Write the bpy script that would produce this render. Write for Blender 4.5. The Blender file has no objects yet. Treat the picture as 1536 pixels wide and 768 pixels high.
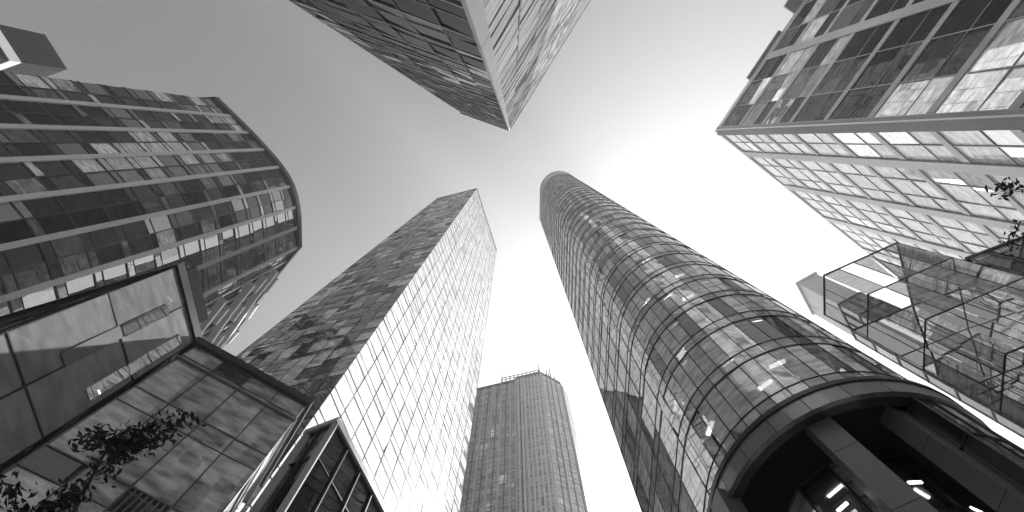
import bpy, bmesh, math, random
from mathutils import Vector, Matrix
from mathutils.bvhtree import BVHTree
from mathutils import noise

random.seed(11)
R = math.radians
SC = bpy.context.scene
COL = SC.collection

# ------------------------------------------------------------------ camera, sky, sun, exposure
cam_d = bpy.data.cameras.new('camera')
cam = bpy.data.objects.new('camera', cam_d)
COL.objects.link(cam)
cam.location = (0, 0, 1.6)
TILT = math.atan(175 / 720)
cam.rotation_euler = (math.pi - TILT, 0, 0)
cam_d.sensor_width = 36
cam_d.lens = 16.875
cam_d.clip_end = 6000
SC.camera = cam

SUN_AZ = R(50)          # measured from +X towards +Y
SUN_EL = R(46)
SKY_STRENGTH = 0.12
HAZE = 0.0010
w = bpy.data.worlds.new('World')
SC.world = w
w.use_nodes = True
nt = w.node_tree
nt.nodes.clear()
sky = nt.nodes.new('ShaderNodeTexSky')
sky.sky_type = 'NISHITA'
sky.sun_disc = False
sky.sun_elevation = SUN_EL
sky.sun_rotation = math.pi / 2 - SUN_AZ
sky.air_density = 1.0
sky.dust_density = 9.0
sky.ozone_density = 1.0
sep = nt.nodes.new('ShaderNodeSeparateColor')          # black and white film behind a red filter
com = nt.nodes.new('ShaderNodeCombineColor')
bg = nt.nodes.new('ShaderNodeBackground')
bg.inputs['Strength'].default_value = SKY_STRENGTH
wo = nt.nodes.new('ShaderNodeOutputWorld')
nt.links.new(sky.outputs[0], sep.inputs[0])
last = sep.outputs[0]                                   # the film's soft shoulder keeps the glow round the sun from clipping
for op, a in (('MULTIPLY', -0.135), ('EXPONENT', None), ('SUBTRACT', 1.0), ('MULTIPLY', 2.0 / (SKY_STRENGTH * 2 ** 0.8))):
    mt_ = nt.nodes.new('ShaderNodeMath')
    mt_.operation = op
    if op == 'SUBTRACT':
        mt_.inputs[0].default_value = a
        nt.links.new(last, mt_.inputs[1])
    else:
        nt.links.new(last, mt_.inputs[0])
        if a is not None:
            mt_.inputs[1].default_value = a
    last = mt_.outputs[0]
for i in range(3):
    nt.links.new(last, com.inputs[i])
nt.links.new(com.outputs[0], bg.inputs['Color'])
nt.links.new(bg.outputs[0], wo.inputs[0])

sun_d = bpy.data.lights.new('sun', 'SUN')
sun_d.energy = 4.0
sun_d.angle = R(0.5)
sun = bpy.data.objects.new('sun', sun_d)
COL.objects.link(sun)
S = Vector((math.cos(SUN_EL) * math.cos(SUN_AZ), math.cos(SUN_EL) * math.sin(SUN_AZ), math.sin(SUN_EL)))
sun.rotation_euler = (-S).to_track_quat('-Z', 'Y').to_euler()
sun.location = S * 300

SC.view_settings.view_transform = 'Standard'
SC.view_settings.look = 'None'
SC.view_settings.exposure = 0.8
SC.view_settings.gamma = 1.0
SC.view_settings.use_curve_mapping = False
SC.cycles.max_bounces = 10
SC.cycles.transparent_max_bounces = 16
SC.cycles.glossy_bounces = 5
SC.cycles.caustics_reflective = False
SC.cycles.caustics_refractive = False
SC.cycles.use_denoising = True


# ------------------------------------------------------------------ materials
def nodes_of(name):
    m = bpy.data.materials.new(name)
    m.use_nodes = True
    t = m.node_tree
    t.nodes.clear()
    out = t.nodes.new('ShaderNodeOutputMaterial')
    return m, t, out


def solid(name, v, rough=0.5, metal=0.0, *a, spec=0.5, **k):
    m = solid_(name, v, rough, metal, *a, **k)
    m.node_tree.nodes['Principled BSDF'].inputs['Specular IOR Level'].default_value = spec
    return m


def solid_(name, v, rough=0.5, metal=0.0, var=0.15, scale=0.6, streak=True, bump=0.0):
    """grey surface with weathering that varies over the wall"""
    m, t, out = nodes_of(name)
    p = t.nodes.new('ShaderNodeBsdfPrincipled')
    p.inputs['Roughness'].default_value = rough
    p.inputs['Metallic'].default_value = metal
    g = t.nodes.new('ShaderNodeNewGeometry')
    mp = t.nodes.new('ShaderNodeMapping')
    mp.inputs['Scale'].default_value = (scale, scale, scale * (0.15 if streak else 1))
    n = t.nodes.new('ShaderNodeTexNoise')
    n.inputs['Scale'].default_value = 1.0
    n.inputs['Detail'].default_value = 6
    n.inputs['Roughness'].default_value = 0.65
    r = t.nodes.new('ShaderNodeMapRange')
    r.inputs['From Min'].default_value = 0.3
    r.inputs['From Max'].default_value = 0.7
    r.inputs['To Min'].default_value = v * (1 - var)
    r.inputs['To Max'].default_value = v * (1 + var)
    t.links.new(g.outputs['Position'], mp.inputs['Vector'])
    t.links.new(mp.outputs[0], n.inputs['Vector'])
    t.links.new(n.outputs[0], r.inputs[0])
    t.links.new(r.outputs[0], p.inputs['Base Color'])
    r2 = t.nodes.new('ShaderNodeMapRange')
    r2.inputs['To Min'].default_value = max(0.05, rough - 0.12)
    r2.inputs['To Max'].default_value = min(1, rough + 0.12)
    t.links.new(n.outputs[0], r2.inputs[0])
    t.links.new(r2.outputs[0], p.inputs['Roughness'])
    if bump:
        b = t.nodes.new('ShaderNodeBump')
        b.inputs['Strength'].default_value = bump
        b.inputs['Distance'].default_value = 0.02
        t.links.new(n.outputs[0], b.inputs['Height'])
        t.links.new(b.outputs[0], p.inputs['Normal'])
    t.links.new(p.outputs[0], out.inputs[0])
    return m


def glass(name, ior=1.9, refl=0.95, see=0.0, wave=0.35, wscale=0.35, rough=0.01, tint=0.75, blinds=0.5):
    """window glass: fresnel mirror over what is behind it. 'tone' is the grey behind each pane: blind, room, on some sides a painted reflection;
    see > 0 lets light through to modelled rooms"""
    m, t, out = nodes_of(name)
    L = t.links.new
    g = t.nodes.new('ShaderNodeNewGeometry')
    # the sheet is not perfectly flat
    mp = t.nodes.new('ShaderNodeMapping')
    mp.inputs['Scale'].default_value = (wscale, wscale, wscale * 0.7)
    L(g.outputs['Position'], mp.inputs['Vector'])
    n = t.nodes.new('ShaderNodeTexNoise')
    n.inputs['Scale'].default_value = 1.0
    n.inputs['Detail'].default_value = 1.0
    n.inputs['Roughness'].default_value = 0.45
    n.inputs['Distortion'].default_value = 0.6
    L(mp.outputs[0], n.inputs['Vector'])
    b = t.nodes.new('ShaderNodeBump')
    b.inputs['Strength'].default_value = wave
    b.inputs['Distance'].default_value = 0.08
    L(n.outputs[0], b.inputs['Height'])
    fr = t.nodes.new('ShaderNodeFresnel')
    fr.inputs['IOR'].default_value = ior
    L(b.outputs[0], fr.inputs['Normal'])
    gl = t.nodes.new('ShaderNodeBsdfGlossy')
    gl.inputs['Color'].default_value = (refl, refl, refl, 1)
    gl.inputs['Roughness'].default_value = rough
    L(b.outputs[0], gl.inputs['Normal'])
    at = t.nodes.new('ShaderNodeAttribute')
    at.attribute_name = 'tone'
    # rooms: blinds, desks, ceiling edges make uneven horizontal bands behind the glass
    mp2 = t.nodes.new('ShaderNodeMapping')
    mp2.inputs['Scale'].default_value = (0.9, 0.9, 2.6)
    L(g.outputs['Position'], mp2.inputs['Vector'])
    n2 = t.nodes.new('ShaderNodeTexNoise')
    n2.inputs['Scale'].default_value = 1.0
    n2.inputs['Detail'].default_value = 4
    L(mp2.outputs[0], n2.inputs['Vector'])
    rg = t.nodes.new('ShaderNodeMapRange')
    rg.inputs['From Min'].default_value = 0.35
    rg.inputs['From Max'].default_value = 0.65
    rg.inputs['To Min'].default_value = 1 - blinds
    rg.inputs['To Max'].default_value = 1 + blinds
    L(n2.outputs[0], rg.inputs[0])
    mu = t.nodes.new('ShaderNodeMath')
    mu.operation = 'MULTIPLY'
    L(at.outputs['Fac'], mu.inputs[0])
    L(rg.outputs[0], mu.inputs[1])
    df = t.nodes.new('ShaderNodeBsdfDiffuse')
    L(mu.outputs[0], df.inputs['Color'])
    last = df.outputs[0]
    if see > 0:
        tr = t.nodes.new('ShaderNodeBsdfTransparent')
        tr.inputs['Color'].default_value = (tint, tint, tint, 1)
        # a closed blind or a fritted pane (bright tone) hides the room
        ma = t.nodes.new('ShaderNodeMapRange')
        ma.inputs['From Min'].default_value = 0.08
        ma.inputs['From Max'].default_value = 0.22
        ma.inputs['To Min'].default_value = see
        ma.inputs['To Max'].default_value = see * 0.25
        L(at.outputs['Fac'], ma.inputs[0])
        mx = t.nodes.new('ShaderNodeMixShader')
        L(ma.outputs[0], mx.inputs[0])
        L(df.outputs[0], mx.inputs[1])
        L(tr.outputs[0], mx.inputs[2])
        last = mx.outputs[0]
    mix = t.nodes.new('ShaderNodeMixShader')
    L(fr.outputs[0], mix.inputs[0])
    L(last, mix.inputs[1])
    L(gl.outputs[0], mix.inputs[2])
    L(mix.outputs[0], out.inputs[0])
    return m


def lamp(name, e):
    m, t, out = nodes_of(name)
    em = t.nodes.new('ShaderNodeEmission')
    em.inputs['Color'].default_value = (1, 1, 1, 1)
    em.inputs['Strength'].default_value = e
    t.links.new(em.outputs[0], out.inputs[0])
    return m


M = dict(
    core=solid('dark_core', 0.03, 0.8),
    core_mid=solid('grey_core', 0.32, 0.8),
    dark_metal=solid('dark_metal', 0.035, 0.4, 0.3, 0.3),
    mid_metal=solid('grey_metal', 0.22, 0.35, 0.6, 0.2),
    light_metal=solid('light_metal', 0.5, 0.35, 0.5, 0.15),
    stone=solid('pale_stone', 0.45, 0.85, 0.0, 0.2, 0.5, spec=0.1),
    pale_panel=solid('pale_panel', 0.62, 0.3, 0.0, 0.12),
    white_panel=solid('white_panel', 0.75, 0.4, 0.0, 0.08),
    grey_panel=solid('grey_panel', 0.26, 0.3, 0.0, 0.25, 0.35),
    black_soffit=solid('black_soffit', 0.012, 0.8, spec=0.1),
    column_grey=solid('column_grey', 0.11, 0.45, 0.0, 0.2, 0.5),
    slab=solid('slab_grey', 0.68, 0.7, 0.0, 0.1),
    ground=solid('paving', 0.36, 0.8, 0.0, 0.25, 0.8, streak=False, bump=0.2),
    bark=solid('bark', 0.05, 0.9, 0.0, 0.4, 4.0, bump=0.6),
    leaf=solid('leaf', 0.045, 0.5, 0.0, 0.45, 3.0, streak=False),
    g_dark=glass('dark_glass', ior=1.75, wave=0.16, wscale=0.35),
    g_mid=glass('grey_glass', ior=2.0, wave=0.16, wscale=0.30),
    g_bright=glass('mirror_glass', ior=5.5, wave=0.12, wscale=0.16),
    g_clear=glass('clear_glass', ior=3.0, wave=0.15, wscale=0.3, see=0.75, tint=0.85),
    g_coat=glass('coated_glass', ior=3.0, wave=0.14, wscale=0.3),
    g_flankclear=glass('bright_clear_glass', ior=4.5, wave=0.15, wscale=0.3, see=0.6, tint=0.85),
    g_bronze=glass('bronze_glass', ior=2.2, refl=0.42, wave=0.14, wscale=0.3),
    g_black=glass('black_glass', ior=1.6, refl=0.35, wave=0.14, wscale=0.3),
    g_atrium=glass('atrium_glass', ior=1.5, wave=0.12, wscale=0.25, see=0.97, tint=0.95),
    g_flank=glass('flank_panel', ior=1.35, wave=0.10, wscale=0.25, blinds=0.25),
    g_pale=glass('pale_glass', ior=1.6, wave=0.08, wscale=0.25, blinds=0.2),
    g_smoke=glass('smoked_glass', ior=2.1, wave=0.15, wscale=0.35, see=0.6, tint=0.7),
    g_frost=glass('frosted_glass', ior=2.4, wave=0.15, wscale=0.35, see=0.5, tint=0.8),
    light=lamp('ceiling_light', 2.5),
)


# ------------------------------------------------------------------ helpers
class MB:
    """collects faces, builds ONE mesh object"""
    def __init__(s):
        s.v, s.f, s.t = [], [], []

    def quad(s, pts, tone=0.0):
        k = len(s.v)
        s.v += [tuple(p) for p in pts]
        s.f.append(tuple(range(k, k + len(pts))))
        s.t.append(tone)

    def box(s, o, ax, ay, az, tone=0.0):
        """box from corner o along three edge vectors"""
        k = len(s.v)
        for a in (0, 1):
            for b in (0, 1):
                for c in (0, 1):
                    s.v.append(tuple(o + ax * a + ay * b + az * c))
        q = [(0, 1, 3, 2), (4, 6, 7, 5), (0, 4, 5, 1), (2, 3, 7, 6), (0, 2, 6, 4), (1, 5, 7, 3)]
        for f in q:
            s.f.append(tuple(k + i for i in f))
            s.t.append(tone)

    def bar(s, p, q, wdt, up=Vector((0, 0, 1)), dep=None):
        d = (q - p).normalized()
        sx = d.cross(up)
        if sx.length < 1e-4:
            sx = d.cross(Vector((1, 0, 0)))
        sx.normalize()
        sy = sx.cross(d).normalized()
        dep = dep or wdt
        s.box(p - sx * wdt / 2 - sy * dep / 2, q - p, sx * wdt, sy * dep)

    def prism(s, poly, z0, z1, tone=0.0):
        n = len(poly)
        k = len(s.v)
        s.v += [(p[0], p[1], z0) for p in poly] + [(p[0], p[1], z1) for p in poly]
        for i in range(n):
            j = (i + 1) % n
            s.f.append((k + i, k + j, k + n + j, k + n + i))
            s.t.append(tone)
        s.f.append(tuple(k + n + i for i in range(n)))
        s.t.append(tone)
        s.f.append(tuple(k + i for i in reversed(range(n))))
        s.t.append(tone)

    def ring(s, pin, pout, z0, z1):
        n = len(pin)
        k = len(s.v)
        for P, z in ((pin, z0), (pout, z0), (pout, z1), (pin, z1)):
            s.v += [(p[0], p[1], z) for p in P]
        for i in range(n):
            j = (i + 1) % n
            for a in range(4):
                b = (a + 1) % 4
                s.f.append((k + a * n + i, k + a * n + j, k + b * n + j, k + b * n + i))
                s.t.append(0)

    def tube(s, pts, rad, seg=7):
        rings = []
        for i, p in enumerate(pts):
            d = (pts[min(i + 1, len(pts) - 1)] - pts[max(i - 1, 0)]).normalized()
            x = d.cross(Vector((0.3, 0.9, 0.1))).normalized()
            y = d.cross(x)
            k = len(s.v)
            for a in range(seg):
                th = 2 * math.pi * a / seg
                s.v.append(tuple(p + (x * math.cos(th) + y * math.sin(th)) * rad[i]))
            rings.append(k)
        for a, b in zip(rings, rings[1:]):
            for i in range(seg):
                j = (i + 1) % seg
                s.f.append((a + i, a + j, b + j, b + i))
                s.t.append(0)
        s.f.append(tuple(rings[-1] + i for i in range(seg)))
        s.t.append(0)

    def build(s, name, mat, parent=None, kind=None, smooth=False):
        base = Vector(parent.location) if parent else Vector((0, 0, 0))
        if parent and parent.parent:
            base = Vector((0, 0, 0)) + parent.matrix_basis.translation + parent.parent.location
        me = bpy.data.meshes.new(name)
        me.from_pydata([(x - base.x, y - base.y, z - base.z) for x, y, z in s.v], [], s.f)
        a = me.attributes.new('tone', 'FLOAT', 'FACE')
        a.data.foreach_set('value', s.t)
        if smooth:
            me.polygons.foreach_set('use_smooth', [True] * len(me.polygons))
        me.materials.append(mat)
        me.update()
        o = bpy.data.objects.new(name, me)
        COL.objects.link(o)
        if parent:
            o.parent = parent
        if kind:
            o['kind'] = kind
        return o


def thing(name, label, cat, loc, group=None):
    o = bpy.data.objects.new(name, None)
    COL.objects.link(o)
    o.location = loc
    o['label'] = label
    o['category'] = cat
    if group:
        o['group'] = group
    return o


def offset(poly, d):
    """outline moved outwards by d (outline is counter-clockwise)"""
    n = len(poly)
    out = []
    for i in range(n):
        a, b, c = (Vector(poly[(i + k) % n]) for k in (-1, 0, 1))
        e1, e2 = (b - a).normalized(), (c - b).normalized()
        n1, n2 = Vector((e1.y, -e1.x)), Vector((e2.y, -e2.x))
        den = max(0.35, 1 + n1.dot(n2))
        out.append(tuple(b + (n1 + n2) * (d / den)))
    return out


F_ = Vector((0, math.sin(TILT), math.cos(TILT)))
U_ = Vector((0, -math.cos(TILT), math.sin(TILT)))
EYE = Vector((0, 0, 1.6))


def screen(p):
    d = Vector(p) - EYE
    z = d.dot(F_)
    if z < 0.3:
        return None
    return (512 + 480 * d.x / z, 256 - 480 * d.dot(U_) / z)


def area(c):
    q = [screen(p) for p in c]
    if any(x is None for x in q):
        return 0
    mx = sum(x for x, _ in q) / 4
    my = sum(y for _, y in q) / 4
    if not (-15 < mx < 1039 and -15 < my < 527):
        return 0
    a = 0
    for i in range(4):
        x0, y0 = q[i]
        x1, y1 = q[(i + 1) % 4]
        a += x0 * y1 - x1 * y0
    return abs(a) / 2


BLOCKERS = MB()
LATER = []           # window fields wait until every building stands, so the largest visible ones become parts


def tones(kind):
    r = random.random()
    if kind == 'office':
        return random.uniform(0.01, 0.05) if r < 0.72 else (random.uniform(0.06, 0.2) if r < 0.9 else random.uniform(0.25, 0.55))
    if kind == 'dark':
        return random.uniform(0.006, 0.03) if r < 0.86 else random.uniform(0.05, 0.3)
    if kind == 'fleck':
        return random.uniform(0.01, 0.08) if r < 0.62 else (random.uniform(0.12, 0.3) if r < 0.82 else random.uniform(0.5, 0.85))
    if kind == 'mixed':
        return random.uniform(0.12, 0.35) if r < 0.7 else random.uniform(0.02, 0.1)
    if kind == 'bright':
        return random.uniform(0.45, 0.75) if r < 0.85 else random.uniform(0.1, 0.3)
    if kind == 'milky':
        return random.uniform(0.2, 0.3) if r < .12 else (random.uniform(0.4, 0.7) if r < .75 else random.uniform(.05, .12))
    if kind == 'flank':
        return random.uniform(0.55, 0.8)
    if kind == 'even':
        return random.uniform(0.25, 0.5)
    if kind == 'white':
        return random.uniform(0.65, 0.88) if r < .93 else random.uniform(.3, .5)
    if kind == 'blocky':
        return random.uniform(0.01, 0.05) if r < .55 else (random.uniform(.1, .3) if r < .78 else random.uniform(.45, .85))
    if kind == 'frost':
        return random.uniform(0.55, 0.85) if r < .82 else random.uniform(.03, .1)
    if kind == 'smooth':
        return random.uniform(0.24, 0.34)
    if kind == 'pale':
        return random.uniform(0.25, 0.6) if r < 0.6 else random.uniform(0.05, 0.2)
    if kind == 'clear':
        return random.uniform(0.02, 0.07) if r < 0.8 else random.uniform(0.1, 0.3)
    return 0.03


def pane_quads(p, e, nrm, u0, u1, z0, z1, jit, tone):
    """one sheet of glass, set a little out of true, with its edges"""
    a = random.gauss(0, jit)
    b = random.gauss(0, jit)
    if jit < .013 and random.random() < .012:
        b += .045                                        # a vent left open
    wd, h = u1 - u0, z1 - z0
    front = []
    for s_, t_ in ((0, 0), (1, 0), (1, 1), (0, 1)):
        o = a * (s_ - .5) * wd + b * (t_ - .5) * h
        q = p + e * (u0 + wd * s_) + nrm * (o - 0.02)
        front.append(Vector((q.x, q.y, z0 + h * t_)))
    back = [q - Vector((nrm.x, nrm.y, 0)) * 0.03 for q in front]
    qs = [front]
    for i in range(4):
        j = (i + 1) % 4
        qs.append([front[j], front[i], back[i], back[j]])
    return qs, tone


def pick(gm, tn, pos):
    """a curtain wall may mix panes: [(glass, what is behind it, share), ...]"""
    if not isinstance(gm, tuple):
        return gm, tn
    # neighbouring panes tend to be alike: the clusters imitate streaks of reflection
    c = noise.noise(Vector((pos.x * .16, pos.y * .16, pos.z * .07))) * 1.5 + random.gauss(0, .28)
    r = min(.999, max(0, .5 + .5 * math.erf(c))) * sum(x[2] for x in gm)
    for name, kind, share in gm:
        r -= share
        if r <= 0:
            break
    return M[name], kind


MIX_DARK = (('g_black', 'dark', 6), ('g_bronze', 'office', 2.5), ('g_coat', 'office', 2.0), ('g_coat', 'frost', 1.5), ('g_flank', 'white', 1.3))
MIX_BANDED = (('g_black', 'dark', 5), ('g_bronze', 'office', 3), ('g_coat', 'frost', 2), ('g_bright', 'white', 2))
MIX_FLECK = (('g_coat', 'office', 6), ('g_bronze', 'dark', 1.0), ('g_bright', 'white', 3.5))  # white mirror panes paint in flecks of bright reflection
MIX_LEFT_OVERHEAD = (('g_bronze', 'office', 5), ('g_black', 'dark', 3), ('g_coat', 'office', 2))
MIX_FLANK = (('g_flank', 'flank', 8), ('g_bright', 'white', 1.5), ('g_coat', 'office', .6))
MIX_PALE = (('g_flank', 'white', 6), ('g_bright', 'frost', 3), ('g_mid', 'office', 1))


def facade(root, poly, z0, z1, fh, bays, glassmats, rows=((0, 1),), jit=0.006, tone='office', mull=(0.08, 0.10), mull_mat='dark_metal',
           band=(0.12, 0.10), band_mat='dark_metal', band_every=1, row_line=0.05, pier_every=0, pier=(0.5, 0.25), pier_mat='light_metal',
           spandrel=None, skip=(), band_in=.25, mull_in=.3, pier_on=None):
    """curtain wall on every side of an outline. bays: one number per side"""
    n = len(poly)
    nf = max(1, round((z1 - z0) / fh))
    fh = (z1 - z0) / nf
    panes = []
    for i in range(n):
        if bays[i] == 0:
            continue
        p, q = Vector(poly[i]), Vector(poly[(i + 1) % n])
        e = (q - p).normalized()
        nr = Vector((e.y, -e.x))
        ln = (q - p).length
        bw = ln / bays[i]
        gm = glassmats[i] if isinstance(glassmats, (list, tuple)) else glassmats
        tn = tone[i] if isinstance(tone, (list, tuple)) else tone
        jt = jit[i] if isinstance(jit, (list, tuple)) else jit
        facing = (-(p + q) / 2).dot(nr) > 0 or (-p).dot(nr) > 0
        for k in range(bays[i]):
            for f in range(nf):
                zb = z0 + f * fh
                if not facing:
                    mat, kind = pick(gm, tn, Vector((p.x + e.x * k * bw, p.y + e.y * k * bw, zb)))
                    panes.append((pane_quads(p, e, nr, k * bw + .03, (k + 1) * bw - .03, zb + .05, zb + fh - .05, jt, tones(kind)), mat, False))
                    continue
                for ri, (a, b) in enumerate(rows):
                    mat, kind = pick(gm, tn, Vector((p.x + e.x * k * bw, p.y + e.y * k * bw, zb)))
                    tv = tones(kind)
                    if spandrel and ri == 0:
                        tv = random.uniform(*spandrel)
                    panes.append((pane_quads(p, e, nr, k * bw + .03, (k + 1) * bw - .03, zb + a * fh + .03, zb + b * fh - .03, jt, tv), mat, True))
        # vertical bars
        for k in range(bays[i] + (0)):
            if i in skip and k == 0:
                continue
            c = p + e * (k * bw)
            if k == 0:
                pp = Vector(poly[i - 1])
                e0 = (p - pp).normalized()
                nn = (Vector((e0.y, -e0.x)) + nr).normalized()
            else:
                nn = nr
            ee = Vector((-nn.y, nn.x))
            is_pier = pier_every and (k % pier_every == 0) and (pier_on is None or i in pier_on)
            mw, md = pier if is_pier else mull
            if not facing and not is_pier and k % 2:
                continue
            b = MB()
            o = c - ee * mw / 2 - nn * mull_in
            b.box(Vector((o.x, o.y, z0)), Vector((ee.x, ee.y, 0)) * mw, Vector((nn.x, nn.y, 0)) * (mull_in + md), Vector((0, 0, z1 - z0 + .02)))
            b.build('pier' if is_pier else 'mullion', M[pier_mat if is_pier else mull_mat], root)
    bh, bd = band
    for f in range(nf + 1):
        if f % band_every and f != nf:
            continue
        b = MB()
        zc = z0 + f * fh
        b.ring(offset(poly, -band_in), offset(poly, bd + (0.003 if f % 2 else 0.0)), zc - bh / 2, zc + bh / 2)
        b.build('floor_band', M[band_mat], root)
        if row_line and f < nf:
            for a, c_ in rows[:-1]:
                b = MB()
                zz = zc + c_ * fh
                b.ring(offset(poly, -0.15), offset(poly, min(0.045, bd * .8)), zz - row_line / 2, zz + row_line / 2)
                b.build('transom', M[band_mat], root)
    LATER.append((root, panes))


def core(root, poly, z0, z1, inset=0.4, mat='core', name='core_wall'):
    b = MB()
    b.prism(offset(poly, -inset), z0, z1)
    o = b.build(name, M[mat], root)
    BLOCKERS.prism(offset(poly, -max(inset, 0.4) if inset < 1 else -0.4), z0, z1)
    return o


def coping(root, poly, z, h=0.5, out=0.25, mat='dark_metal', deep=0.8, name='coping'):
    b = MB()
    b.ring(offset(poly, -deep), offset(poly, out), z, z + h)
    return b.build(name, M[mat], root)


def rooms(root, poly, z0, z1, fh, depth=3.0, lights=0, lsize=(0.9, 0.22), core_mat='core_mid', first=0):
    """floor slabs, ceiling lamps and the inner wall behind clear glass"""
    nf = max(1, round((z1 - z0) / fh))
    fh = (z1 - z0) / nf
    core(root, poly, z0, z1, depth, core_mat)
    inner, outer = offset(poly, -depth - .05), offset(poly, -0.28)
    n = len(poly)
    for f in range(first, nf + 1):
        b = MB()
        b.ring(inner, outer, z0 + f * fh - 0.45, z0 + f * fh - 0.1)
        b.build('floor_slab', M['slab'], root)
        if f and f <= lights:
            for _ in range(5):
                i = random.randrange(n)
                p, q = Vector(poly[i]), Vector(poly[(i + 1) % n])
                e = (q - p).normalized()
                nr = Vector((e.y, -e.x))
                c = p + (q - p) * random.random() - nr * random.uniform(0.7, depth - .5)
                if (-c).dot(nr) < 0:
                    continue
                z = z0 + f * fh - 0.5
                lb = MB()
                lb.box(Vector((c.x, c.y, z)), Vector((e.x, e.y, 0)) * lsize[0], Vector((nr.x, nr.y, 0)) * lsize[1], Vector((0, 0, .045)))
                lb.build('ceiling_light', M['light'], root)


def spline(pts, n):
    """smooth curve through pts, n segments of equal length"""
    P = [Vector(p) for p in pts]
    P = [P[0] * 2 - P[1]] + P + [P[-1] * 2 - P[-2]]
    fine = []
    for i in range(1, len(P) - 2):
        for k in range(30):
            t = k / 30
            a, b, c, d = P[i - 1], P[i], P[i + 1], P[i + 2]
            fine.append(0.5 * ((2 * b) + (c - a) * t + (2 * a - 5 * b + 4 * c - d) * t * t + (3 * b - a - 3 * c + d) * t ** 3))
    fine.append(P[-2])
    acc = [0]
    for a, b in zip(fine, fine[1:]):
        acc.append(acc[-1] + (b - a).length)
    out = []
    j = 0
    for k in range(n + 1):
        L = acc[-1] * k / n
        while j < len(acc) - 2 and acc[j + 1] < L:
            j += 1
        t = (L - acc[j]) / max(1e-6, acc[j + 1] - acc[j])
        out.append(tuple(fine[j].lerp(fine[j + 1], min(1, t))))
    return out


# ------------------------------------------------------------------ ground
g = MB()
g.quad([(-2500, -2500, 0), (2500, -2500, 0), (2500, 2500, 0), (-2500, 2500, 0)])
go = g.build('ground', M['ground'])
go['kind'] = 'structure'


# ------------------------------------------------------------------ dark and mirror sided tower, centre left
LT = [(-17.4, 23.6), (-7.9, 54.8), (-27.9, 59.8), (-37.4, 28.6)]
t = thing('office_tower', 'tall slab tower with one mirror bright side and one dark flecked side', 'office tower', (-22, 41, 0))
core(t, LT, 0, 239.4)
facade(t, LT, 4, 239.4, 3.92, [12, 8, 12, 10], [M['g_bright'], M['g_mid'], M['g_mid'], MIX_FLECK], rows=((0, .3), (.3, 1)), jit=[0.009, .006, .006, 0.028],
       tone=['white', 'office', 'office', 'fleck'], mull=(0.05, 0.03), band=(0.07, 0.02), mull_mat='dark_metal', row_line=.04)  # white tone on the first side paints in the bright sky reflection
coping(t, LT, 239.4, 0.8, 0.2, 'mid_metal')
b = MB(); b.prism(offset(LT, -.05), 0, 3.9); b.build('plinth', M['grey_panel'], t)

AN = [(-37.0, 30.9), (-31.3, 49.2), (-35.2, 50.4), (-40.4, 32.0)]
t = thing('service_tower', 'slim dark shaft against the back edge of the mirror sided slab tower', 'tower', (-36, 40, 0))
core(t, AN, 0, 166)
facade(t, AN, 0, 166, 3.92, [6, 2, 6, 2], M['g_dark'], tone='dark', mull_mat='dark_metal')
coping(t, AN, 166, 0.8, 0.2)

# ------------------------------------------------------------------ far tower in the gap
BT = [(-30, 88.6), (-12.2, 84.0), (1.0, 80.6), (1.3, 80.0), (10, 77.8), (16.5, 81.5), (18.6, 85.4), (25, 112), (-24, 118)]
t = thing('office_tower', 'distant gridded tower with poles on its roof, in the gap between two high towers', 'office tower', (0, 95, 0))
core(t, BT, 0, 151)
facade(t, BT, 3, 151, 3.8, [8, 9, 0, 7, 4, 0, 0, 8, 12], [M['g_coat'], M['g_coat'], M['g_coat'], M['g_flank'], M['g_coat'], M['g_mid'], M['g_dark'], M['g_mid'], M['g_mid']],
       rows=((0, .35), (.35, 1)), jit=.006, tone=['even', 'even', 'even', 'white', 'even', 'office', 'dark', 'office', 'office'], mull_mat='dark_metal', mull=(.22, .12),  # white side: bright reflection painted into the panes
       band=(.3, .04), band_mat='mid_metal', pier_every=2, pier=(.34, .4), pier_mat='pale_panel')
coping(t, BT, 151, 1.6, 0.1, 'dark_metal')
for i in (3, 5, 6):                                        # ribbed right flank; front strip's white fins added to imitate a bright reflection
    p, q = Vector(BT[i]), Vector(BT[i + 1])
    e = (q - p).normalized(); nr = Vector((e.y, -e.x)); ln = (q - p).length
    n_ = {3: 8, 5: 5, 6: 16}[i]
    for k in range(n_):
        c = p + e * (ln * (k + .5) / n_)
        b = MB(); b.box(Vector((c.x, c.y, 3)), Vector((e.x, e.y, 0)) * .45, Vector((nr.x, nr.y, 0)) * .6, Vector((0, 0, 147.6)))
        b.build('fin', M['white_panel'], t)
scr = MB()
for a, b_ in (((-3.5, 82.4), (9.2, 79.2)),):
    A, B = Vector((*a, 152.6)), Vector((*b_, 152.6))
    for k in range(10):
        scr.bar(A.lerp(B, k / 9), A.lerp(B, k / 9) + Vector((0, 0, 4.4)), .3)
    for z in (1.2, 2.8, 4.3):
        scr.bar(A + Vector((0, 0, z)), B + Vector((0, 0, z)), .22)
scr.build('roof_railing', M['dark_metal'], t)
for x, y, h in ((-3.6, 83.0, 9), (9.6, 79.2, 10), (12.2, 80.6, 9), (13.6, 81.2, 12), (15.0, 82, 7), (12.9, 81, 7)):
    p = MB(); p.tube([Vector((x, y, 151)), Vector((x, y, 152 + h * .6)), Vector((x, y, 152 + h))], [.3, .22, .1]); p.build('roof_pole', M['dark_metal'], t)

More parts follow.
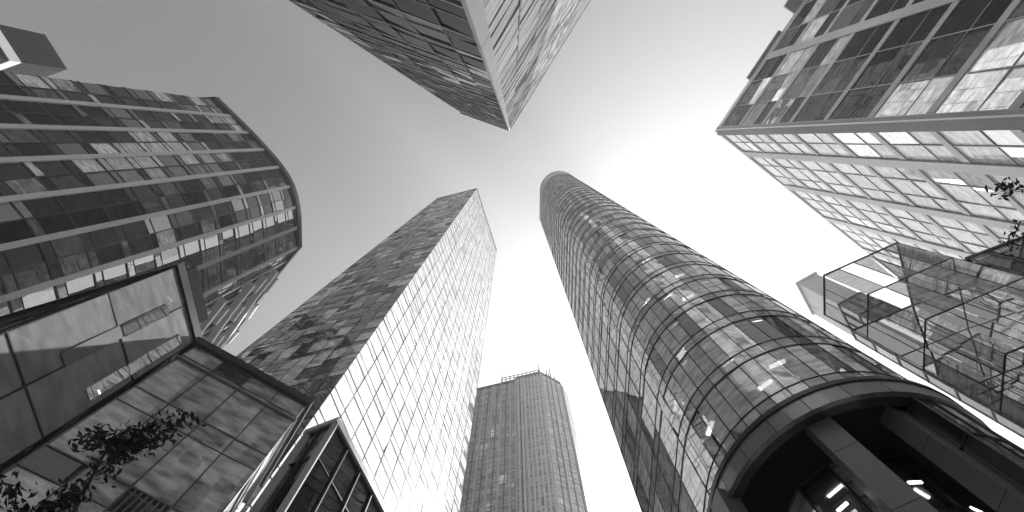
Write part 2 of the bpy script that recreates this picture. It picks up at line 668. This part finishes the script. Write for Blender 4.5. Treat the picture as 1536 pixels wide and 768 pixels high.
# ------------------------------------------------------------------ round fronted tower
RC, RR = Vector((16.47, 17.35)), 6.57
arc = [(RC.x + RR * math.cos(R(a)), RC.y + RR * math.sin(R(a))) for a in [180 + 7.5 * k for k in range(19)]]
RT = [(9.9, 27.6)] + arc + [(29.6, 21.2), (21, 33)]
HR = 20.7
n = len(RT)
t = thing('round_tower', 'tall slender glass tower with a rounded front and dark open base on columns', 'office tower', (17, 20, 0))
rooms(t, RT, HR + .9, 158, 4.2, 3.4, lights=10)
facade(t, RT, HR + .9, 158, 4.2, [5] + [1] * (len(arc) - 1) + [6, 6, 5], [M['g_flankclear']] * 3 + [M['g_clear']] * (n - 3), rows=((0, .24), (.24, 1)), jit=.005, tone='milky', mull=(.05, .015), skip=set(range(2, 20, 2)),
       band=(.10, .025), band_mat='dark_metal', row_line=.03, spandrel=(0.2, .45))
# crown: louvred drum above a shadow gap
core(t, RT, 158, 169.6, 1.0, 'core', 'crown_wall')
for k in range(16):
    b = MB(); z = 159.3 + k * .66
    b.ring(offset(RT, -.5), offset(RT, .05), z, z + .4); b.build('crown_louvre', M['white_panel'], t)
coping(t, RT, 169.7, 0.5, 0.15, 'mid_metal')
# fascia ring of metal panels round the open base
fr = MB(); fr.ring(offset(RT, -.4), offset(RT, .30), HR + .62, HR + .9); fr.build('base_trim', M['dark_metal'], t)
o1, o0 = offset(RT, .22), offset(RT, -.1)
for i in range(n):
    j = (i + 1) % n
    jj = (i + 2) % n if 0 < i < len(arc) else j
    p, q = Vector(o1[i]), Vector(o1[jj])
    m_ = 1 if 0 < i < len(arc) else 6
    if 0 < i < len(arc) and not i % 2:
        continue
    if jj != j:
        line = [p.lerp(Vector(o1[j]), .02), Vector(o1[j]), q.lerp(Vector(o1[j]), .02)]
        segs = [line]
    else:
        segs = [[p.lerp(q, (k + .012) / m_), p.lerp(q, (k + .988) / m_)] for k in range(m_)]
    for line in segs:
        e = line[-1] - line[0]
        nr = Vector((e.y, -e.x)).normalized() * .25
        outl = line + [x - nr for x in reversed(line)]
        pb = MB(); pb.prism([tuple(x) for x in outl], HR - .35, HR + .61)
        pb.build('fascia_panel', M['mid_metal'], t)
b = MB(); b.ring(offset(RT, -.5), offset(RT, .02), HR - .3, HR + .61); b.build('fascia_backing', M['dark_metal'], t)
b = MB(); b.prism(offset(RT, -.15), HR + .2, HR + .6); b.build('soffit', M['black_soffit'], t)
WB = arc[13:] + [(29.6, 21.2), (28.8, 21.8), (20.4, 13.5), (RC.x + (RR - 1) * math.cos(R(277.5)), RC.y + (RR - 1) * math.sin(R(277.5)))]
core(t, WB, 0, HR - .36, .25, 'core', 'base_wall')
facade(t, WB, 0, HR - .37, 2.5, [1] * 5 + [5, 1, 0, 1, 2], M['g_coat'], tone='office', mull=(.06, .03), band=(.06, .03), band_in=.1, mull_in=.1, jit=.008)
LB = [(13.0, 26.5)] + [(RC.x + 3.5 * math.cos(R(a)), RC.y + 3.5 * math.sin(R(a))) for a in range(180, 316, 27)] + [(26.0, 22.3), (20.5, 29.5)]
rooms(t, LB, 0, HR + .1, 3.45, 1.5, lights=6, lsize=(.9, .14))
facade(t, LB, 0, HR + .1, 3.45, [4, 1, 1, 1, 1, 1, 4, 3, 3], M['g_smoke'], tone='clear', mull=(.1, .12), jit=.01)
for i, (u, v, wd) in enumerate(((.705, .632, 1.05), (.905, .607, 1.1), (.497, .86, 1.1), (.60, 1.02, .9))):
    c = Vector((u, v)) * (HR - 1.6)
    d = (c - RC).normalized(); e = Vector((-d.y, d.x))
    cb = MB(); o = c - e * wd / 2 - d * .9
    cb.box(Vector((o.x, o.y, 0)), Vector((e.x, e.y, 0)) * wd, Vector((d.x, d.y, 0)) * .9, Vector((0, 0, HR + .2)))
    co = cb.build('column', M['column_grey'], t)
    for k in range(1, 7):
        jb = MB(); o2 = o - e * .004 - d * .004
        jb.box(Vector((o2.x, o2.y, k * 3.1)), Vector((e.x, e.y, 0)) * (wd + .008), Vector((d.x, d.y, 0)) * .908, Vector((0, 0, .03)))
        jb.build('joint', M['core'], co)
for k in range(18):
    a = R(190 + 7 * k)
    z = 12.5 + (k * 5 % 7) * 1.0
    c = RC + Vector((math.cos(a), math.sin(a))) * 3.62
    lb = MB(); e = Vector((-math.sin(a), math.cos(a)))
    lb.box(Vector((c.x, c.y, z)), Vector((e.x, e.y, 0)) * .55, Vector((math.cos(a), math.sin(a), 0)) * .06, Vector((0, 0, .12)))
    lb.build('wall_light', M['light'], t)

# ------------------------------------------------------------------ curved office block, left
front = spline([(-54.8, -7.1), (-47.7, .75), (-43.3, 7), (-42, 12.8), (-42.5, 20.8)], 16)
side = spline([(-42.5, 20.8), (-49.9, 29.1), (-55.6, 36.3), (-61.3, 42.3)], 8)
CB = front + side[1:] + [(-92, 58), (-98, -5)]
n = len(CB)
t = thing('curved_block', 'broad block with a bowed front of dark windows and pale piers', 'office building', (-65, 20, 0))
core(t, CB, 0, 94, .45)
facade(t, CB, 2, 94, 4.2, [1] * 16 + [2] * 8 + [12, 14, 16], [MIX_DARK] * 12 + [M['g_coat']] * (n - 12), rows=((0, .25), (.25, 1)), jit=.014, tone=['blocky'] * 10 + ['mixed'] * 6 + ['office'] * (n - 16),
       mull=(.14, .06), mull_mat='dark_metal', band=(.2, .06), band_mat='dark_metal', pier_every=2, pier=(.55, .2), pier_mat='pale_panel', skip=(0,), pier_on=set(range(0, 16, 2)) | set(range(16, n)))
coping(t, CB, 94, 1.4, .5, 'dark_metal')
for f in range(0, 22):                                   # pale slab edges stepping out along the receding side
    z = 4 + f * 4.2
    for k in range(1, len(side) - 1):
        if (f + 2 * k) % 4 == 3:
            continue
        p, q = Vector(side[k]), Vector(side[k + 1])
        e = (q - p).normalized(); nr = Vector((e.y, -e.x))
        lb = MB(); o = p + nr * .2
        lb.box(Vector((o.x, o.y, z)), Vector((e.x, e.y, 0)) * (q - p).length, Vector((nr.x, nr.y, 0)) * 1.1, Vector((0, 0, .9)))
        lb.build('balcony', M['white_panel'], t)

# ------------------------------------------------------------------ louvred block beyond the curved one
PB = [(-108.0, -23.5), (-104.6, -16.0), (-150, -2), (-155, -14)]
t = thing('louvered_block', 'far block with fine louvres and one white band, rising behind the curved front', 'building', (-128, -14, 0))
core(t, PB, 0, 121, .3, 'core')
for k in range(42):
    b = MB(); z = 121 - k * .9
    b.ring(offset(PB, -.2), offset(PB, .06), z, z + .6); b.build('louvre', M['dark_metal'], t)
b = MB(); b.ring(offset(PB, -.2), offset(PB, .3), 108, 110.4); b.build('white_band', M['white_panel'], t)

# ------------------------------------------------------------------ stone and glass blocks, lower left
AB = [(-26.4, 9.0), (-16.6, 6.14), (-16.3, 10.1), (-20.5, 14.3), (-28, 17)]
t = thing('panel_block', 'low block of large smooth grey panels with dark window slots', 'building', (-22, 10, 0))
core(t, AB, 0, 24.5, .4)
facade(t, AB, 0, 24.5, 4.1, [6, 2, 2, 4, 4], [M['g_dark'], M['g_pale'], M['g_dark'], M['g_dark'], M['g_dark']], rows=((0, 1),), jit=.006, tone=['dark', 'smooth', 'dark', 'office', 'office'],
       mull=(.04, .02), band=(.05, .02))
coping(t, AB, 24.5, .5, .12, 'dark_metal')
b = MB(); b.box(Vector((-17.3, 6.7, 25.0)), Vector((.2, 3.0, 0)), Vector((.25, -.02, 0)), Vector((0, 0, 1.7))); b.build('roof_screen', M['black_soffit'], t)
for y0, y1, z0_, z1_, mt in ((7.64, 8.17, 20.6, 23.3, 'g_dark'), (7.6, 8.12, 17.8, 20.5, 'column_grey'), (9.3, 9.8, 18.3, 23.6, 'g_dark')):
    xx = lambda y: -16.6 + .3 * (y - 6.14) / 3.96
    b = MB(); b.box(Vector((xx(y0) - .03, y0, z0_)), Vector((xx(y1) - xx(y0), y1 - y0, 0)), Vector((.055, 0, 0)), Vector((0, 0, z1_ - z0_)))
    b.build('window_slot', M[mt], t)

BB = [(-16.12, 10.25), (-10.9, 13.66), (-13.9, 18.4), (-19.4, 14.8)]
t = thing('glass_block', 'low glass fronted block with a thick dark roof edge', 'building', (-15, 14, 0))
rooms(t, BB, 0, 24.3, 4.05, 1.6, lights=0)
facade(t, BB, 0, 24.3, 4.05, [4, 2, 3, 2], M['g_frost'], rows=((0, .75), (.75, 1)), jit=.008, tone='frost', mull=(.04, .03), band=(.06, .03), mull_mat='mid_metal', band_mat='mid_metal', row_line=.03)  # pale pane tone stands in for reflected light as well as blinds
coping(t, BB, 24.35, .45, .22, 'dark_metal')
b = MB(); b.ring(offset(BB, -.3), offset(BB, .12), 22.9, 23.0); b.build('parapet_line', M['mid_metal'], t)
for k in range(14):
    p, q = Vector(BB[0]), Vector(BB[1])
    e = (q - p).normalized(); nr = Vector((e.y, -e.x))
    c = p + (q - p) * (.5 + .5 * k / 14)
    lb = MB(); lb.box(Vector((c.x, c.y, 3)), Vector((e.x, e.y, 0)) * .06, Vector((nr.x, nr.y, 0)) * .10, Vector((0, 0, 13.1)))
    lb.build('fin', M['mid_metal'], t)

PV = [(-8.6, 12.1), (-7.4, 11.6), (-5.7, 16.05), (-6.9, 16.55)]
t = thing('glass_pavilion', 'small dark glass corner with pale metal edges, below the slab tower', 'building', (-7, 14, 0))
core(t, PV, 0, 19.3, .45)
facade(t, PV, 0, 19.4, 4.8, [2, 4, 2, 4], M['g_dark'], rows=((0, .6), (.6, 1)), jit=.01, tone='dark', mull=(.06, .1), band=(.06, .05), pier_every=9, pier=(.22, .15))
coping(t, PV, 19.42, .3, .16, 'light_metal', .4)

# ------------------------------------------------------------------ tower overhead
TT = [(-1.0, -3.13), (-17.6, -8.9), (9.2, -50.5), (25.8, -44.8)]
t = thing('office_tower', 'tower with a sharp pale corner coming to a point overhead', 'office tower', (-20, -40, 0))
core(t, TT, 0, 175, .45)
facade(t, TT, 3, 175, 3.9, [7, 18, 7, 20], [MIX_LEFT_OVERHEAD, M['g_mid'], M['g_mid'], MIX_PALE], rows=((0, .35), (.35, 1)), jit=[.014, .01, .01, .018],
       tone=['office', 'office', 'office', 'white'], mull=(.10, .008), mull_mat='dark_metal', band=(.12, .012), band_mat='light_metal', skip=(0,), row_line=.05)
coping(t, TT, 175.1, 1.0, .3, 'mid_metal')
K, P1, P2 = Vector(TT[0]), Vector(TT[1]), Vector(TT[-1])
e1, e2 = (P1 - K).normalized(), (P2 - K).normalized()
n1 = Vector((-e1.y, e1.x)); n1 = n1 if n1.dot(-K) > 0 else -n1
n2 = Vector((-e2.y, e2.x)); n2 = n2 if n2.dot(-K) > 0 else -n2
for k in range(22):                                      # pale cladding wrapped round the corner
    z, h = 3 + k * 7.8, 7.72
    tip = K + (n1 + n2) * .2 / (1 + n1.dot(n2))
    outl = [tip, K + e1 * .08 + n1 * .2, K + e1 * .08 - n1 * .05, K + e2 * .36 - n2 * .05, K + e2 * .36 + n2 * .2]
    cb = MB(); cb.prism([tuple(x) for x in outl], z, z + h); cb.build('corner_panel', M['pale_panel'], t)

det = e1.x * e2.y - e1.y * e2.x


def lean(x, y, z):
    """the left side of this tower leans outwards as it rises"""
    d = Vector((x, y)) - K
    a = (d.x * e2.y - d.y * e2.x) / det
    b_ = (e1.x * d.y - e1.y * d.x) / det
    q = K + e1 * (a * (10.2 + 7.4 * (z - 26.8) / 148.2) / 17.6) + e2 * b_
    return q.x, q.y, z


for ch in t.children:
    for v_ in ch.data.vertices:
        x, y, z = lean(v_.co.x + t.location.x, v_.co.y + t.location.y, v_.co.z)
        v_.co = (x - t.location.x, y - t.location.y, z)
for (qs, tv), gm, fc in LATER[-1][1]:
    for q in qs:
        q[:] = [Vector(lean(*p_)) for p_ in q]

# ------------------------------------------------------------------ corner block, right
RB = [(66, 23.1), (32.4, -1.25), (52, -34), (86, -10)]
t = thing('corner_block', 'block with dark banded glass above and a bright pale flank below its edge', 'office building', (60, -5, 0))
core(t, RB, 0, 79.6, .5, 'stone')
facade(t, RB, 2, 79.6, 6.4, [14, 9, 9, 9], [MIX_FLANK, MIX_BANDED, M['g_mid'], M['g_mid']], rows=((0, .4), (.4, 1)), jit=[.006, .014, .01, .01], tone=['flank', 'blocky', 'office', 'office'],
       mull=(.1, .05), mull_mat='stone', band=(.7, .08), band_mat='stone', pier_every=3, pier=(1.3, .14), pier_mat='stone')
coping(t, RB, 79.7, .8, .15, 'light_metal')
K, D, Up = Vector(RB[1]), Vector(RB[0]), Vector(RB[2])
b = MB(); o = K
ee = (Up - K).normalized(); nn = Vector((ee.y, -ee.x))
b.box(Vector((K.x, K.y, 0)) + Vector((nn.x, nn.y, 0)) * .0, Vector((ee.x, ee.y, 0)) * .45, Vector((nn.x, nn.y, 0)) * .32, Vector((0, 0, 79.9)))
b.build('corner_strip', M['white_panel'], t)
for u, wd, out_, z in ((3.0, 4, 1.0, 80.6), (9, 8, 1.6, 80.6), (20, 6, 3.0, 80.6)):   # roof blades over the dark side
    b = MB(); o = K + ee * u - nn * 1.0
    b.box(Vector((o.x, o.y, z)), Vector((ee.x, ee.y, 0)) * wd, Vector((nn.x, nn.y, 0)) * (out_), Vector((0, 0, .35)))
    b.build('roof_blade', M['grey_panel'], t)

# ------------------------------------------------------------------ glass box with black mullions, right
GB = [(24.9, 13.6), (24.35, 10.3), (29.6, 7.7), (31.8, 12.8), (27.5, 14.9)]
t = thing('glass_box', 'clear glass box with thin black mullions beside the rounded tower', 'building', (27, 11, 0))
facade(t, GB, 0, 37.6, 4.9, [3, 5, 4, 3, 2], M['g_atrium'], rows=((0, 1),), jit=.006, tone='clear', mull=(.04, .015), mull_in=.03, band=(.055, .02), band_in=.04)
coping(t, GB, 37.65, .08, .03, 'dark_metal', .08)
GW = [(29.75, 7.55), (33.4, 6.0), (35.4, 10.8), (31.9, 12.4)]
t = thing('glass_box', 'lower glass wing against the clear glass box', 'building', (32, 9, 0))
rooms(t, GW, 0, 32.0, 4.9, 1.6, lights=0)
facade(t, GW, 0, 32.0, 4.9, [3, 4, 3, 4], M['g_smoke'], rows=((0, 1),), jit=.006, tone='clear', mull=(.05, .03), band=(.12, .04))
coping(t, GW, 32.05, .12, .05, 'dark_metal', .3)

SB = [(43.3, 21.3), (46.0, 19.6), (49.2, 24.6), (46.5, 26.3)]
t = thing('pale_block', 'plain pale block half hidden behind the clear glass box', 'building', (47, 24, 0))
core(t, SB, 0, 71.4, .1, 'pale_panel')
facade(t, SB, 0, 62, 4, [3, 4, 3, 4], M['g_mid'], tone='office')
coping(t, SB, 71.45, .4, .1, 'white_panel')


# ------------------------------------------------------------------ bright summer haze
hz = MB()
hz.prism([(-2510, -2510), (2510, -2510), (2510, 2510), (-2510, 2510)], -1.0, 182.0)
hm, ht, hout = nodes_of('haze')
pv = ht.nodes.new('ShaderNodeVolumePrincipled')
pv.inputs['Color'].default_value = (.95, .95, .95, 1)
pv.inputs['Density'].default_value = HAZE
pv.inputs['Anisotropy'].default_value = 0.3
ht.links.new(pv.outputs[0], hout.inputs['Volume'])
ho = hz.build('haze', hm)
ho['kind'] = 'stuff'

# ------------------------------------------------------------------ trees
def tree(label, base, height, spread, nleaf, seed, lean=(0, 0)):
    rnd = random.Random(seed)
    t = thing('tree', label, 'tree', base)
    B = Vector(base)
    tr = MB()
    top = B + Vector((lean[0], lean[1], height * .55))
    tr.tube([B, B.lerp(top, .35) + Vector((.08, -.05, 0)), B.lerp(top, .7), top], [.17, .14, .11, .08])
    tips = []
    for k in range(13):
        a = rnd.uniform(0, 2 * math.pi)
        st = B.lerp(top, rnd.uniform(.5, 1))
        L = spread * rnd.uniform(.55, 1)
        e_ = st + Vector((math.cos(a) * L, math.sin(a) * L, height * rnd.uniform(.12, .42)))
        mid = st.lerp(e_, .5) + Vector((rnd.uniform(-.2, .2), rnd.uniform(-.2, .2), .25))
        tr.tube([st, mid, e_], [.055, .035, .012], 5)
        for j in range(6):
            s0 = st.lerp(e_, rnd.uniform(.4, 1))
            e3 = s0 + Vector((rnd.gauss(0, .5), rnd.gauss(0, .5), rnd.uniform(-.1, .7)))
            tr.tube([s0, e3], [.014, .005], 4)
            tips.append((s0, e3))
    tr.build('trunk', M['bark'], t)
    cr = MB()
    for _ in range(nleaf):
        s0, e3 = rnd.choice(tips)
        c = s0.lerp(e3, rnd.uniform(.2, 1.1)) + Vector((rnd.gauss(0, .10), rnd.gauss(0, .10), rnd.gauss(0, .10)))
        x = Vector((rnd.gauss(0, 1), rnd.gauss(0, 1), rnd.gauss(0, .5))).normalized()
        y = x.cross(Vector((rnd.gauss(0, .5), rnd.gauss(0, .5), 1))).normalized()
        l = rnd.uniform(.04, .085)
        k = len(cr.v)
        z_ = x.cross(y) * l * .18
        for q in (c - x * l, c + y * l * .45 + z_, c + x * l, c - y * l * .45 + z_):
            cr.v.append(tuple(q))
        cr.f += [(k, k + 1, k + 2), (k, k + 2, k + 3)]
        cr.t += [0, 0]
    cr.build('crown', M['leaf'], t)


tree('dark leafy street tree in front of the low glass fronted block', (-6.1, 6.0, 0), 9.6, 2.0, 9000, 3)
tree('dark leafy street tree in front of the bright pale flank of the corner block', (11.4, .9, 0), 14.2, 1.5, 5000, 8)  # added crown stands in for leaves mirrored in the facade

# ------------------------------------------------------------------ windows: the largest in view are parts of their own, the rest one field
bvh = BVHTree.FromPolygons([Vector(v) for v in BLOCKERS.v], BLOCKERS.f)


def seen(c):
    d = c - EYE
    hit = bvh.ray_cast(EYE, d.normalized(), d.length - 0.7)
    return hit[0] is None


by_root = {}
for root, panes in LATER:
    by_root.setdefault(root, []).extend(panes)
for root, panes in by_root.items():
    sc_ = []
    for i, ((qs, tv), gm, facing) in enumerate(panes):
        a = area(qs[0]) if facing else 0
        sc_.append((a, i))
    sc_.sort(reverse=True)
    own = set()
    for a, i in sc_:
        if a <= 1.0 or len(own) >= 100:
            break
        qs = panes[i][0][0]
        c = sum(qs[0], Vector()) / 4
        if any(seen(c.lerp(x, .8)) for x in qs[0]) or seen(c):
            own.add(i)
    rest = {}
    for i, ((qs, tv), gm, facing) in enumerate(panes):
        if i in own:
            mb = MB()
            for q in qs:
                mb.quad(q, tv)
            mb.build('window', gm, root)
        else:
            mb = rest.setdefault(gm.name, (MB(), gm))[0]
            for q in qs:
                mb.quad(q, tv)
    for mb, gm in rest.values():
        mb.build('window_field', gm, root, kind='stuff')
